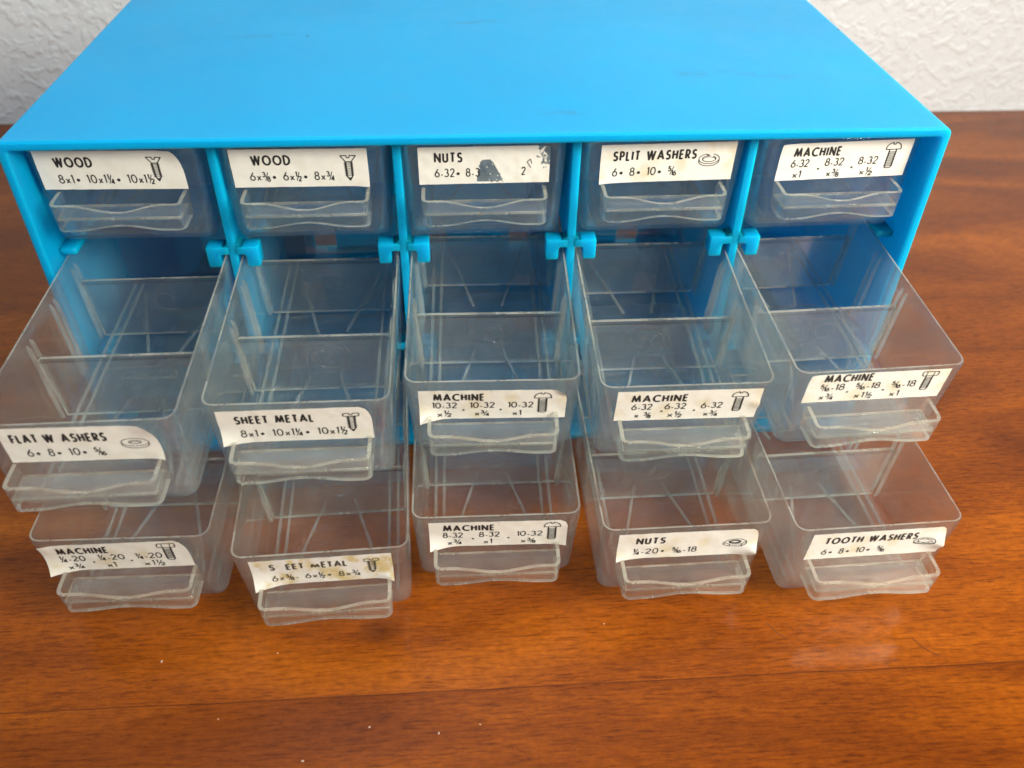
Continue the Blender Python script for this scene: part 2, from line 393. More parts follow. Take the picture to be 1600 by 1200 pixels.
def drawer_bin():
    bm = bmesh.new()
    def L(h, ins, r, dz=0):
        hw = DW-0.042*abs(h)-ins; v0 = wall_v(h)+ins; v1 = DL-0.03*abs(h)-ins
        out = []
        for (x, v) in loop_pts(hw, v0, v1, r):
            k = 1-abs(h)/DH
            out.append(bm.verts.new((x, v, DH+h+dz-rear_drop(v)*k)))
        return out
    outer = [L(-DH, 3.2, 2.4), L(-DH+.35, 1.6, 2.9), L(-DH+1.1, .55, 3.4), L(-DH+2.4, 0, 3.6)] + [L(-h, 0, 3.9) for h in (24, 16, 8, .5)] + [L(0, .3, 3.7)]
    inner = [L(0, TH-.3, 3.0), L(-.5, TH, 2.9)] + [L(-h, TH, 2.7) for h in (8, 16, 24)] + [L(-DH+TH+2.2, TH, 2.5), L(-DH+TH+.8, TH+.5, 2.2), L(-DH+TH, TH+2.0, 1.6)]
    loops = outer+inner
    for k, (A, B) in enumerate(zip(loops, loops[1:])):
        n = len(A); mi = 1 if k == 8 else 0
        for i in range(n): bm.faces.new((A[i], A[(i+1) % n], B[(i+1) % n], B[i])).material_index = mi
    bm.faces.new(outer[0][::-1]); bm.faces.new(inner[-1])
    bmesh.ops.recalc_face_normals(bm, faces=bm.faces)
    # slot ribs on the inner side walls, in pairs
    for v in (40, 61, 82):
        for s in (-1, 1):
            for dv in (-1.55, 1.55):
                t = bmesh.new()
                P = []
                for h, d in ((-3.2, .15), (-4.6, 1.1), (-DH+1.6, 1.1)):
                    xw = s*(DW-0.042*abs(h)-TH)
                    P.append([(xw+s*.25, v+dv-.42), (xw-s*d*.8, v+dv-.38), (xw-s*d, v+dv), (xw-s*d*.8, v+dv+.38), (xw+s*.25, v+dv+.42)])
                    P[-1] = [t.verts.new((a, b, DH+h)) for a, b in P[-1]]
                t.faces.new(P[0]); t.faces.new(P[-1][::-1])
                for A, B in zip(P, P[1:]):
                    for i in range(5): t.faces.new((A[i], B[i], B[(i+1) % 5], A[(i+1) % 5]))
                bmesh.ops.recalc_face_normals(t, faces=t.faces); merge(bm, t, 2)
    # moulded ribs on the floor: two along each side, an open cross, a gate mark in the middle
    fz = TH
    def rib(x0, v0, x1, v1, w=.55, hh=.5):
        d = Vector((x1-x0, v1-v0)).normalized(); nn = Vector((-d.y, d.x))*w
        t = bmesh.new()
        A = [(x0-nn.x, v0-nn.y), (x0+nn.x, v0+nn.y), (x1+nn.x, v1+nn.y), (x1-nn.x, v1-nn.y)]
        c = (Vector((x0, v0)), Vector((x1, v1)))
        lo = [t.verts.new((a, b, fz-.2)) for a, b in A]
        hi = [t.verts.new((a*.0+(x0 if i < 2 else x1)+(a-(x0 if i < 2 else x1))*.6, (v0 if i < 2 else v1)+(b-(v0 if i < 2 else v1))*.6, fz+hh)) for i, (a, b) in enumerate(A)]
        t.faces.new(lo[::-1]); t.faces.new(hi)
        for i in range(4): t.faces.new((lo[i], lo[(i+1) % 4], hi[(i+1) % 4], hi[i]))
        bmesh.ops.recalc_face_normals(t, faces=t.faces); merge(bm, t, 2)
    for s in (-1, 1):
        rib(s*20.6, 7, s*20.6, 115); rib(s*17.6, 7, s*17.6, 115)
        rib(s*15.5, 12, s*5.2, 46); rib(s*5.2, 70, s*15.5, 108)
    t = bmesh.new()
    bmesh.ops.create_uvsphere(t, u_segments=14, v_segments=8, radius=1.3)
    for v in t.verts: v.co = Vector((v.co.x, v.co.y+56, fz+v.co.z*.45+.05))
    merge(bm, t)
    for R in (5.0, 7.6):
        t = bmesh.new(); n = 36
        rr = []
        for (dr, dz) in ((-.28, -.15), (-.12, .22), (.12, .22), (.28, -.15)):
            rr.append([t.verts.new(((R+dr)*math.cos(2*math.pi*i/n), 56+(R+dr)*math.sin(2*math.pi*i/n), fz+dz)) for i in range(n)])
        for k in range(4):
            A, B = rr[k], rr[(k+1) % 4]
            for i in range(n): t.faces.new((A[i], A[(i+1) % n], B[(i+1) % n], B[i]))
        bmesh.ops.recalc_face_normals(t, faces=t.faces); merge(bm, t)
    return bm
HX, HV = 20.0, -8.8
def drawer_handle():
    bm = bmesh.new()
    r, th = 2.4, 1.15
    def path(off):
        hx, hv, rr = HX-off, HV+off, max(.4, r-off)
        pts = [(-hx, 9.0)]
        pts += [(-hx, hv+rr+(0-hv-rr)*(1-i/4)) for i in range(0, 4)]
        for i in range(7):
            t = math.radians(180+90*i/6); pts.append((-hx+rr+rr*math.cos(t), hv+rr+rr*math.sin(t)))
        nx = 22
        for i in range(1, nx): pts.append((-hx+rr+(2*hx-2*rr)*i/nx, hv))
        for i in range(7):
            t = math.radians(270+90*i/6); pts.append((hx-rr+rr*math.cos(t), hv+rr+rr*math.sin(t)))
        pts += [(hx, hv+rr+(0-hv-rr)*(i/4)) for i in range(1, 5)]
        pts += [(hx, 9.0)]
        return pts
    P0, P1 = path(0), path(th)
    def prof(x, v):
        f = max(0, min(1, (HV+4-v)/3.0)); d = math.cos(min(1, abs(x)/14.5)*math.pi/2)**2
        return -14.6-2.5*d*f-.3*f, -23.7+1.8*d*f
    def top(x, v): return prof(x, v)[0]
    def bot(x, v): return prof(x, v)[1]
    cols = []
    for (a, b), (c, d) in zip(P0, P1):
        ht, hb = top(a, b), bot(a, b)
        row = []
        for (x, v), lean in (((a, b), 0), ((c, d), 0)):
            for h, k in ((ht, 0), (ht-.01, 0)):
                pass
            for h in (ht, ht+(hb-ht)*.5, hb):
                vv = v
                if v >= 8.9: vv = wall_v(h)-.06
                elif v > HV+3: vv = v
                # draft of the front plate
                vv += (h-ht)*-.03 if v < 8.9 else 0
                xx = x*(1-0.0016*(ht-h))
                row.append(bm.verts.new((xx, vv, DH+h)))
        cols.append(row)   # o_top,o_mid,o_bot,i_top,i_mid,i_bot
    for A, B in zip(cols, cols[1:]):
        for i, j, mi in ((0, 1, 0), (1, 2, 0), (2, 5, 1), (5, 4, 0), (4, 3, 0), (3, 0, 1)):
            bm.faces.new((A[i], A[j], B[j], B[i])).material_index = mi
    for A in (cols[0], cols[-1]):
        bm.faces.new((A[0], A[1], A[4], A[3])); bm.faces.new((A[1], A[2], A[5], A[4]))
    bmesh.ops.recalc_face_normals(bm, faces=bm.faces)
    t = bmesh.new()
    hs = -19.2
    xin = (HX-th)*(1-0.0016*5)+.2
    vin = HV+th-.2+.14
    bevelled_box(t, -xin, xin, vin, wall_v(hs)-.08, DH+hs-1.0, DH+hs, .15, 1)
    t.normal_update()
    for f in t.faces: f.material_index = 0 if abs(f.normal.z) > .9 else 1
    merge(bm, t)
    return bm
def partition():
    bm = bmesh.new()
    hw_t, hw_b = DW-0.042*8-TH-.25, DW-0.042*31-TH-1.2
    pts = [(-hw_b, TH+.25), (hw_b, TH+.25), (hw_t, DH-10)]
    for i in range(6):
        t = math.radians(90*i/5); pts.append((hw_t-1.6+1.6*math.cos(t), DH-10.6+1.6*math.sin(t)))
    for i in range(6):
        t = math.radians(90+90*i/5); pts.append((-hw_t+1.6+1.6*math.cos(t), DH-10.6+1.6*math.sin(t)))
    pts.append((-hw_t, DH-10))
    # remove near duplicates
    q = [pts[0]]
    for p in pts[1:]:
        if (p[0]-q[-1][0])**2+(p[1]-q[-1][1])**2 > .01: q.append(p)
    prism(bm, q, 'y', -.55, .55)
    for f in bm.faces:
        if abs(f.normal.y) < .5: f.material_index = 1
    bm.normal_update()
    for f in bm.faces: f.material_index = 0 if abs(f.normal.y) > .5 else 1
    bmesh.ops.recalc_face_normals(bm, faces=bm.faces)
    for R, cx, cz in ((3.4, 1.5, 15.0),):           # round ejector mark standing proud of the face
        t = bmesh.new(); n = 32; rr = []
        for dr, dv in ((-.16, .2), (0, -.1), (.16, .2)):
            rr.append([t.verts.new((cx+(R+dr)*math.cos(2*math.pi*i/n), -.55+dv, cz+(R+dr)*math.sin(2*math.pi*i/n))) for i in range(n)])
        for k in range(3):
            A, B = rr[k], rr[(k+1) % 3]
            for i in range(n): t.faces.new((A[i], A[(i+1) % n], B[(i+1) % n], B[i]))
        bmesh.ops.recalc_face_normals(t, faces=t.faces); merge(bm, t)
    return bm

# ------------------------------------------------------------------ lettering: geometric strokes
def arc(cx, cy_, rx, ry, a0, a1, n=14):
    return [(cx+rx*math.cos(math.radians(a0+(a1-a0)*i/n)), cy_+ry*math.sin(math.radians(a0+(a1-a0)*i/n))) for i in range(n+1)]
G = {
 'A': (.80, [[(0, 0), (.40, 1), (.80, 0)], [(.15, .30), (.65, .30)]]),
 'C': (.74, [arc(.5, .5, .5, .5, 52, 308, 20)]),
 'D': (.70, [[(0, 0), (0, 1), (.22, 1)]+arc(.22, .5, .48, .5, 90, -90, 18)+[(.22, 0), (0, 0)]]),
 'E': (.42, [[(.42, 1), (0, 1), (0, 0), (.42, 0)], [(0, .52), (.40, .52)]]),
 'F': (.42, [[(.42, 1), (0, 1), (0, 0)], [(0, .5), (.38, .5)]]),
 'H': (.56, [[(0, 0), (0, 1)], [(.56, 0), (.56, 1)], [(0, .52), (.56, .52)]]),
 'I': (0.0, [[(0, 0), (0, 1)]]),
 'L': (.38, [[(0, 1), (0, 0), (.38, 0)]]),
 'M': (.92, [[(0, 0), (.14, 1), (.46, .12), (.78, 1), (.92, 0)]]),
 'N': (.66, [[(0, 0), (0, 1), (.66, 0), (.66, 1)]]),
 'O': (.94, [arc(.47, .5, .47, .5, 0, 360, 26)]),
 'P': (.46, [[(0, 0), (0, 1), (.19, 1)]+arc(.19, .73, .27, .27, 90, -90, 12)+[(0, .46)]]),
 'R': (.50, [[(0, 0), (0, 1), (.19, 1)]+arc(.19, .73, .27, .27, 90, -90, 12)+[(0, .46)], [(.19, .46), (.50, 0)]]),
 'S': (.48, [arc(.25, .75, .21, .25, 35, 265, 14)+arc(.23, .255, .24, .255, 85, -145, 14)]),
 'T': (.52, [[(0, 1), (.52, 1)], [(.26, 1), (.26, 0)]]),
 'U': (.54, [[(0, 1), (0, .27)]+arc(.27, .27, .27, .27, 180, 360, 14)+[(.54, 1)]]),
 'W': (1.06, [[(0, 1), (.27, 0), (.53, 1), (.79, 0), (1.06, 1)]]),
 '0': (.54, [arc(.27, .5, .27, .5, 0, 360, 22)]),
 '1': (.14, [[(0, .84), (.14, 1), (.14, 0)]]),
 '2': (.48, [arc(.24, .74, .23, .26, 170, -35, 14)+[(0, 0), (.48, 0)]]),
 '3': (.48, [arc(.22, .75, .20, .25, 150, -85, 12), arc(.21, .265, .26, .265, 88, -150, 14)]),
 '4': (.54, [[(.40, 0), (.40, 1), (0, .28), (.54, .28)]]),
 '5': (.46, [[(.42, 1), (.12, 1), (.04, .52)]+arc(.19, .31, .27, .31, 120, -145, 14)]),
 '6': (.52, [arc(.26, .29, .26, .29, 0, 360, 18), [(.05, .45), (.38, 1)]]),
 '8': (.50, [arc(.25, .76, .20, .24, 0, 360, 16), arc(.25, .27, .25, .27, 0, 360, 18)]),
 'x': (.38, [[(0, 0), (.38, .52)], [(0, .52), (.38, 0)]]),
 '-': (.22, [[(0, .24), (.22, .24)]]),
 '.': (.0, []), ' ': (.28, []), 'C2': (.5, []),
}
def layout(s, gap):
    """string with {a/b} fractions -> width and list of (polyline, dot) in cap-height units"""
    x = 0.0; out = []; i = 0
    while i < len(s):
        c = s[i]
        if c == '{':
            j = s.index('}', i); a, b = s[i+1:j].split('/'); i = j+1
            k = .60
            w = 0
            for ch in a:
                gw, st = G[ch]; out += [('line', [(x+w+p[0]*k, .44+p[1]*k) for p in pl]) for pl in st]; w += gw*k+.10
            out.append(('thin', [(x+w-.14, -.08), (x+w+.24, 1.02)]))
            w2 = w+.10
            for ch in b:
                gw, st = G[ch]; out += [('line', [(x+w2+p[0]*k, -.14+p[1]*k) for p in pl]) for pl in st]; w2 += gw*k+.10
            x += w2-.10+gap; continue
        if c == '\u2022':
            out.append(('dot', [(x+.26, .36)])); x += .52+gap; i += 1; continue
        if c == '~':
            x += .62+gap; i += 1; continue
        gw, st = G[c]
        out += [('line', [(x+p[0], p[1]) for p in pl]) for pl in st]
        x += gw+gap; i += 1
    return x-gap, out
class Ink:
    """collects flat shapes in label mm (u right, w down) and maps them onto a label surface"""
    def __init__(s, surf): s.bm = bmesh.new(); s.surf = surf
    def quad(s, pts):
        s.bm.faces.new([s.bm.verts.new(s.surf(u, w, .07)) for u, w in pts])
    def disc(s, u, w, r, n=10):
        s.quad([(u+r*math.cos(2*math.pi*i/n), w+r*math.sin(2*math.pi*i/n)) for i in range(n)])
    def line(s, pts, width, cap=True, sub=.9):
        h = width*(1.2 if width < .3 else 1)/2
        for (a, b), (c, d) in zip(pts, pts[1:]):
            L = math.hypot(c-a, d-b)
            if L < 1e-6: continue
            nx, ny = -(d-b)/L*h, (c-a)/L*h
            n = max(1, int(L/sub))
            for i in range(n):
                u0, w0 = a+(c-a)*i/n, b+(d-b)*i/n; u1, w1 = a+(c-a)*(i+1)/n, b+(d-b)*(i+1)/n
                s.quad([(u0-nx, w0-ny), (u0+nx, w0+ny), (u1+nx, w1+ny), (u1-nx, w1-ny)])
        for (a, b) in pts[1:-1]: s.disc(a, b, h, 8)
    def text(s, string, u0, u1, base, cap, width, gap=.28, wear=None):
        if width > .5: gap = .44
        w, els = layout(string, gap)
        kx = (u1-u0-width)/max(w, 1e-6)
        for kind, pl in els:
            pts = [(u0+width/2+x*kx, base-y*cap) for x, y in pl]
            if kind == 'dot': s.disc(pts[0][0], pts[0][1], cap*.2); continue
            if wear and wear(pts[0]): continue
            s.line(pts, width*(.55 if kind == 'thin' else 1))
# ---- small pictures, drawn in a box whose top-left corner is (u, w)
def pic_pan(k, u, w, s=1.0):
    S = lambda pts: [(u+a*s, w+b*s) for a, b in pts]
    k.line(S([(0, 2.5)]+[(2.45-2.45*math.cos(math.pi*i/16), 2.5-2.4*math.sin(math.pi*i/16)**.8) for i in range(1, 6)]+[(1.95, .12), (2.1, .75), (2.75, .75), (2.9, .12)]+[(2.45-2.45*math.cos(math.pi*i/16), 2.5-2.4*math.sin(math.pi*i/16)**.8) for i in range(11, 16)]+[(4.9, 2.5), (0, 2.5)]), .26*s)
    shank(k, u, w, s, 2.6, 9.1, 1.05, 3.85)
def shank(k, u, w, s, y0, y1, xa, xb):
    S = lambda pts: [(u+a*s, w+b*s) for a, b in pts]
    k.line(S([(xa+.28, y0), (xa+.28, y1-.35), (xa+.7, y1), (xb-.7, y1), (xb-.28, y1-.35), (xb-.28, y0)]), .28*s)
    n = int((y1-y0-.8)/.62)
    for i in range(n):
        y = y0+.7+i*.62
        k.line(S([(xa, y), (xa+.6, y+.12)]), .40*s); k.line(S([(xb-.6, y-.1), (xb, y)]), .40*s)
        k.line(S([(xa+.6, y+.05), (xb-.55, y-.05)]), .15*s); k.line(S([(xa+.6, y+.33), (xb-.55, y+.25)]), .11*s)
def pic_taper(k, u, w, s=1.0, flat=True):
    S = lambda pts: [(u+a*s, w+b*s) for a, b in pts]
    if flat:
        k.line(S([(0, 0), (1.75, 0), (1.95, .7), (2.6, .7), (2.8, 0), (4.6, 0), (3.15, 2.0), (1.45, 2.0), (0, 0)]), .26*s); y0 = 2.0
    else:
        k.line(S([(.35, .1), (1.75, .1), (1.95, .75), (2.6, .75), (2.8, .1), (4.25, .1), (4.6, .5), (4.5, 1.2), (4.1, 1.4), (.5, 1.4), (.05, 1.1), (0, .5), (.35, .1)]), .26*s); y0 = 1.4
    y1 = 7.2+y0*.5
    n = 8
    for i in range(n):
        t = i/n; y = y0+.2+(y1-y0-1.5)*t; ha = (1.0-.08*t)
        k.line(S([(2.3-ha*.55, y-.05), (2.3-ha-.25, y+.3), (2.3-ha*.6, y+.5)]), .34*s); k.line(S([(2.3+ha*.6, y-.15), (2.3+ha+.2, y+.15), (2.3+ha*.6, y+.42)]), .34*s)
        k.line(S([(2.3-ha*.6, y+.35), (2.3+ha*.6, y+.1)]), .17*s)
    k.line(S([(1.4, y0), (1.5, y1-1.3), (2.3, y1), (3.1, y1-1.3), (3.2, y0)]), .30*s)
    k.line(S([(1.9, y1-1.2), (2.3, y1-.5), (2.7, y1-1.2)]), .2*s)
def pic_hex(k, u, w, s=1.0):
    S = lambda pts: [(u+a*s, w+b*s) for a, b in pts]
    k.line(S([(.3, 0), (4.7, 0), (5.0, .4), (5.0, 1.5), (4.6, 1.9), (.4, 1.9), (0, 1.5), (0, .4), (.3, 0)]), .26*s)
    k.line(S([(1.35, .25), (1.35, 1.8)]), .2*s); k.line(S([(3.6, .25), (3.6, 1.8)]), .2*s)
    shank(k, u, w, s, 1.95, 8.0, 1.15, 3.85)
def ell(u, w, rx, ry, a0=0, a1=360, n=30): return [(u+rx*math.cos(math.radians(a0+(a1-a0)*i/n)), w+ry*math.sin(math.radians(a0+(a1-a0)*i/n))) for i in range(n+1)]
def pic_washer(k, u, w, kind):
    if kind == 'flat':
        k.line(ell(u, w, 3.6, 1.5), .17); k.line(ell(u, w+.8, 3.6, 1.5, 0, 180), .2); k.line([(u-3.6, w), (u-3.6, w+.8)], .17); k.line([(u+3.6, w), (u+3.6, w+.8)], .17)
        k.line(ell(u, w, 1.6, .68), .2); k.line(ell(u, w+.3, 1.4, .5, 190, 350), .15)
    elif kind == 'split':
        k.line(ell(u, w, 3.3, 1.75, -70, 245), .2); k.line(ell(u, w+.75, 3.3, 1.75, 0, 180), .22); k.line([(u-3.3, w), (u-3.3, w+.75)], .2); k.line([(u+3.3, w), (u+3.3, w+.75)], .2)
        k.line(ell(u, w, 2.2, 1.05, -60, 250), .2); k.line([(u-1.2, w-1.75), (u-.3, w-.9)], .3); k.line([(u-.7, w-1.6), (u+.2, w-1.1)], .2); k.line(ell(u, w+.35, 2.1, 1.0, 190, 350), .15)
    elif kind == 'nut':
        o = [(-3.6, .1), (-1.9, -1.35), (1.6, -1.55), (3.6, -.35), (2.2, 1.0), (-1.5, 1.2), (-3.6, .1)]
        k.line([(u+a, w+b) for a, b in o], .2)
        k.line([(u-3.6, w+.1), (u-3.5, w+1.2), (u-1.4, w+2.3), (u+2.2, w+2.0), (u+3.6, w+.7), (u+3.6, w-.35)], .22)
        k.line([(u-1.5, w+1.2), (u-1.4, w+2.3)], .2); k.line([(u+2.2, w+1.0), (u+2.2, w+2.0)], .2)
        k.line(ell(u, w-.15, 1.9, .85), .22); k.line(ell(u, w-.05, 1.5, .6), .25); k.line(ell(u, w, 1.0, .35, 0, 180), .2)
    else:
        k.line(ell(u, w, 3.4, 1.45), .2); k.line(ell(u, w+.35, 3.4, 1.45, 10, 170), .16)
        k.line(ell(u, w, 2.0, .8, 20, 330), .18)
        for i in range(9):
            a = 2*math.pi*i/9
            k.line([(u+2.0*math.cos(a), w+.8*math.sin(a)), (u+2.7*math.cos(a+.25), w+1.1*math.sin(a+.25))], .2)

# ------------------------------------------------------------------ labels
def smooth01(t): t = max(0, min(1, t)); return t*t*(3-2*t)
class Label:
    def __init__(s, xl, xr, tl, tr, ht, cut=(0, 0), curls=(), paper=0, torn=None, skew=0):
        s.xl, s.xr, s.tl, s.tr, s.H, s.cut, s.curls, s.paper, s.torn, s.skew = xl, xr, tl, tr, ht, cut, curls, paper, torn, skew
        s.Wd = xr-xl
    def surf(s, u, w, lift=0.0):
        t = u/s.Wd
        x = s.xl+u+s.skew*(w/s.H)
        h = s.tl+(s.tr-s.tl)*t-w
        out = .18+.10*noise.noise(Vector((u*.35, w*.35, s.xl*7+s.tl*3)))
        for (cu, cw, R, a) in s.curls:
            du, dw = (u-cu*s.Wd), (w-cw*s.H)
            d = math.hypot(du, dw*1.3); k = max(0, 1-d/R)
            out += a*k*k
        return (x, wall_v(h)-out-lift, DH+h)
    def mesh(s):
        step = .34 if s.torn else .9
        nu, nw = int(s.Wd/step), int(s.H/step)
        bm = bmesh.new(); grid = {}
        cu, cw = s.cut
        def P(i, j):
            u, w = s.Wd*i/nu, s.H*j/nw
            if cu:                        # rounded / cut top right corner
                lim = s.Wd-cu*(1-math.sqrt(1-(1-w/cw)**2)) if w < cw else s.Wd
                u = u*(lim/s.Wd) if u > s.Wd*.5 else u*(1-(1-lim/s.Wd)*(u/(s.Wd*.5))) if False else min(u, lim-(s.Wd-u)*.02)
            e = .06*noise.noise(Vector((u*1.5, w*1.5, s.xl)))
            return u+(e if i in (0, nu) else 0), w+(e if j in (0, nw) else 0)
        for i in range(nu+1):
            for j in range(nw+1):
                grid[i, j] = bm.verts.new(s.surf(*P(i, j)))
        for i in range(nu):
            for j in range(nw):
                u, w = s.Wd*(i+.5)/nu, s.H*(j+.5)/nw
                try: f = bm.faces.new((grid[i, j], grid[i, j+1], grid[i+1, j+1], grid[i+1, j]))
                except ValueError: continue
                if s.torn and s.torn(u, w): f.material_index = 1
        for v in [v for v in bm.verts if not v.link_faces]: bm.verts.remove(v)
        bmesh.ops.remove_doubles(bm, verts=bm.verts, dist=.02)
        bm.normal_update()
        return bm
def torn_nuts(u, w):
    n = noise.noise(Vector((u*.9, w*.9, 3.1)))*.5+noise.noise(Vector((u*2.6, w*2.6, 1.1)))*.3
    x = u-22.6-.22*(w-8)
    dome = 4.2+6.5*(abs(x)/(4.6 if x < 0 else 3.0))**2.2
    if w+n*1.6 > dome and abs(x) < 5 and w < 12.3+n: return n < .34
    if u > 33.5 and (u-33.5)/9.0*(1.15-w/14)+n*.9 > .62: return True
    return False

GROUP = 'clear drawers of the blue cabinet'
TITLE_W, NUM_W = .64, .37
def three_line(k, cols, title='MACHINE', dy=0, t1=19.9, c0=(3.9, 15.4, 27.0), pic=None):
    k.text(title, 4.4, t1, 4.5+dy, 2.75, TITLE_W)
    for (a, b, wa, wb), x in zip(cols, c0):
        k.text(a, x, x+wa, 8.2+dy, 2.5, NUM_W, .22); k.text(b, x+1.4, x+1.4+wb, 12.0+dy, 2.3, NUM_W, .22)
    for x in (c0[0]+9.5, c0[1]+9.4): k.disc(x, 9.2+dy, .38)
def ink_t1(k): k.text('WOOD', 5.4, 17.0, 5.3, 2.9, TITLE_W); k.text('8x1\u2022 10x1{1/4}\u2022 10x1{1/2}', 5.2, 34.2, 10.9, 2.7, NUM_W); pic_taper(k, 33.4, 2.2, 1.0)
def ink_t2(k): k.text('WOOD', 6.4, 18.6, 5.2, 2.9, TITLE_W); k.text('6x{3/8}\u2022 6x{1/2}\u2022 8x{3/4}', 5.2, 31.6, 10.6, 2.7, NUM_W); pic_taper(k, 34.0, 2.4, 1.05)
def ink_t3(k):
    k.text('NUTS', 5.0, 14.0, 5.0, 2.9, TITLE_W); k.text('6-32\u2022 8-3', 5.0, 19.4, 10.2, 2.7, NUM_W)
    k.text('2', 32.6, 34.0, 10.0, 2.6, NUM_W); k.line([(35.4, 4.6), (34.4, 5.6), (35.6, 7.6)], .2); k.line([(35.4, 4.6), (35.9, 6.2)], .2)
def ink_t4(k): k.text('SPLIT WASHERS', 3.9, 31.0, 5.4, 2.9, TITLE_W); k.text('6\u2022 8\u2022 10\u2022 {5/16}', 4.1, 25.2, 10.9, 2.7, NUM_W); pic_washer(k, 35.2, 5.8, 'split')
def ink_t5(k): three_line(k, [('6-32', 'x1', 6.0, 2.8), ('8-32', 'x{3/8}', 6.2, 4.4), ('8-32', 'x{1/2}', 6.4, 4.4)], c0=(4.2, 15.5, 26.6)); pic_pan(k, 34.6, .9)
def ink_m1(k): k.text('FLAT', 2.6, 9.6, 5.4, 2.8, TITLE_W); k.text('W ASHERS', 11.0, 27.2, 5.4, 2.8, TITLE_W); k.text('6\u2022 8\u2022 10\u2022 {5/16}', 5.0, 25.4, 10.8, 2.6, NUM_W); pic_washer(k, 34.0, 6.4, 'flat')
def ink_m2(k): k.text('SHEET METAL', 4.7, 27.0, 5.3, 2.8, TITLE_W); k.text('8x1\u2022 10x1{1/4}\u2022 10x1{1/2}', 5.4, 35.8, 11.0, 2.7, NUM_W); pic_taper(k, 35.2, 2.4, 1.0, False)
def ink_m3(k): three_line(k, [('10-32', 'x{1/2}', 7.6, 4.4), ('10-32', 'x{3/4}', 7.6, 4.6), ('10-32', 'x1', 7.8, 2.8)]); pic_pan(k, 35.0, 1.2, 1.05)
def ink_m4(k): three_line(k, [('6-32', 'x {3/8}', 6.4, 5.2), ('6-32', 'x{1/2}', 6.6, 4.6), ('6-32', 'x{3/4}', 6.6, 4.6)], dy=.2, c0=(4.8, 15.0, 26.2), t1=21.6); pic_pan(k, 35.0, 1.0, 1.0)
def ink_m5(k):
    k.text('MACHINE', 4.6, 20.0, 3.3, 2.8, TITLE_W)
    for (a, b, wa, wb), x in zip([('{5/16}-18', 'x{3/4}', 7.8, 4.6), ('{5/16}-18', 'x1{1/2}', 7.9, 5.8), ('{5/16}-18', 'x1', 7.9, 2.9)], (4.2, 15.4, 26.8)):
        k.text(a, x, x+wa, 7.0, 2.5, NUM_W, .22); k.text(b, x+.9, x+.9+wb, 11.0, 2.3, NUM_W, .22)
    for x in (13.4, 24.9): k.disc(x, 8.1, .38)
    pic_hex(k, 35.4, .8, 1.0)
def ink_b1(k): three_line(k, [('{1/4}-20', 'x{3/4}', 7.6, 4.6), ('{1/4}-20', 'x1', 7.8, 2.8), ('{1/4}-20', 'x1{1/2}', 7.8, 6.2)], dy=.1, c0=(4.2, 15.6, 26.8), t1=19.6); pic_hex(k, 34.3, 1.2, 1.05)
def ink_b2(k):
    k.text('S', 5.4, 7.2, 5.2, 2.7, TITLE_W); k.text('EET', 10.4, 15.8, 5.2, 2.6, TITLE_W, wear=lambda p: p[0] > 15.4); k.text('M', 17.6, 20.4, 5.1, 1.5, TITLE_W)
    k.text('ETAL', 20.8, 28.6, 5.2, 2.6, TITLE_W); k.text('6x{3/8}- 6x{1/2}\u2022 8x{3/4}', 5.4, 32.0, 10.9, 2.6, NUM_W); pic_taper(k, 33.6, 2.2, .98, False)
def ink_b3(k): three_line(k, [('8-32', 'x{3/4}', 6.4, 4.6), ('8-32', 'x1', 6.6, 2.8), ('10-32', 'x{3/8}', 8.2, 4.8)], c0=(4.2, 15.6, 27.6), t1=20.6); pic_pan(k, 36.2, .9, 1.05)
def ink_b4(k): k.text('NUTS', 5.6, 14.8, 5.2, 2.8, TITLE_W); k.text('{1/4}-20\u2022 {5/16}-18', 5.2, 25.4, 10.6, 2.6, NUM_W); pic_washer(k, 37.0, 6.4, 'nut')
def ink_b5(k): k.text('TOOTH WASHERS', 4.4, 34.2, 5.2, 2.8, TITLE_W); k.text('6\u2022 8\u2022 10\u2022 {5/16}', 4.8, 25.4, 10.8, 2.6, NUM_W); pic_washer(k, 37.0, 6.6, 'tooth')

# (row, column): x offset, front y, rim z, yaw, tilt, label, ink, words
D = {}
xt = [-115.0, -57.6, -1.2, 56.8, 114.4]
yt = [6.6, 7.2, 6.4, 6.8, 6.0]
D[1, 1] = (xt[0], yt[0], 122.6, -.008, .004, Label(-23.3, 20.6, -.5, -.9, 13.2, (2.6, 9), ((1, 0, 9, 1.6),), 0), ink_t1, 'top row clear drawer labelled WOOD with sizes 8x1 and 10x1')
D[1, 2] = (xt[1], yt[1], 122.0, .004, .0, Label(-22.4, 20.0, -.6, -.9, 13.1, (0, 0), ((1, 1, 7, .9),), 0), ink_t2, 'top row clear drawer labelled WOOD with sizes 6x and 8x')
D[1, 3] = (xt[2], yt[2], 122.0, .0, .0, Label(-20.6, 21.0, -.6, -.4, 12.9, (0, 0), (), 0, torn_nuts), ink_t3, 'clear drawer in the top row labelled NUTS with a torn, half missing label')
D[1, 4] = (xt[3], yt[3], 122.0, .005, .0, Label(-20.7, 22.8, -.9, -.3, 13.4, (0, 0), ((0, 1, 9, 1.0),), 1), ink_t4, 'clear drawer in the top row labelled SPLIT WASHERS')
D[1, 5] = (xt[4], yt[4], 122.3, .018, .0, Label(-20.4, 22.8, -1.4, -.4, 13.0, (0, 0), ((0, 0, 6, .7),), 0), ink_t5, 'clear drawer in the top row labelled MACHINE with 6-32 and 8-32 sizes')
def mid(c, dx): return -113.6+56.8*(c-1)+dx
D[2, 1] = (mid(1, .89), -73.7, 82.7, .012, .014, Label(-19.6, 20.8, -.7, -1.5, 13.2, (4.0, 10), ((1, 0, 10, 1.5), (1, 1, 6, .8)), 0), ink_m1, 'clear drawer in the middle row labelled FLAT WASHERS')
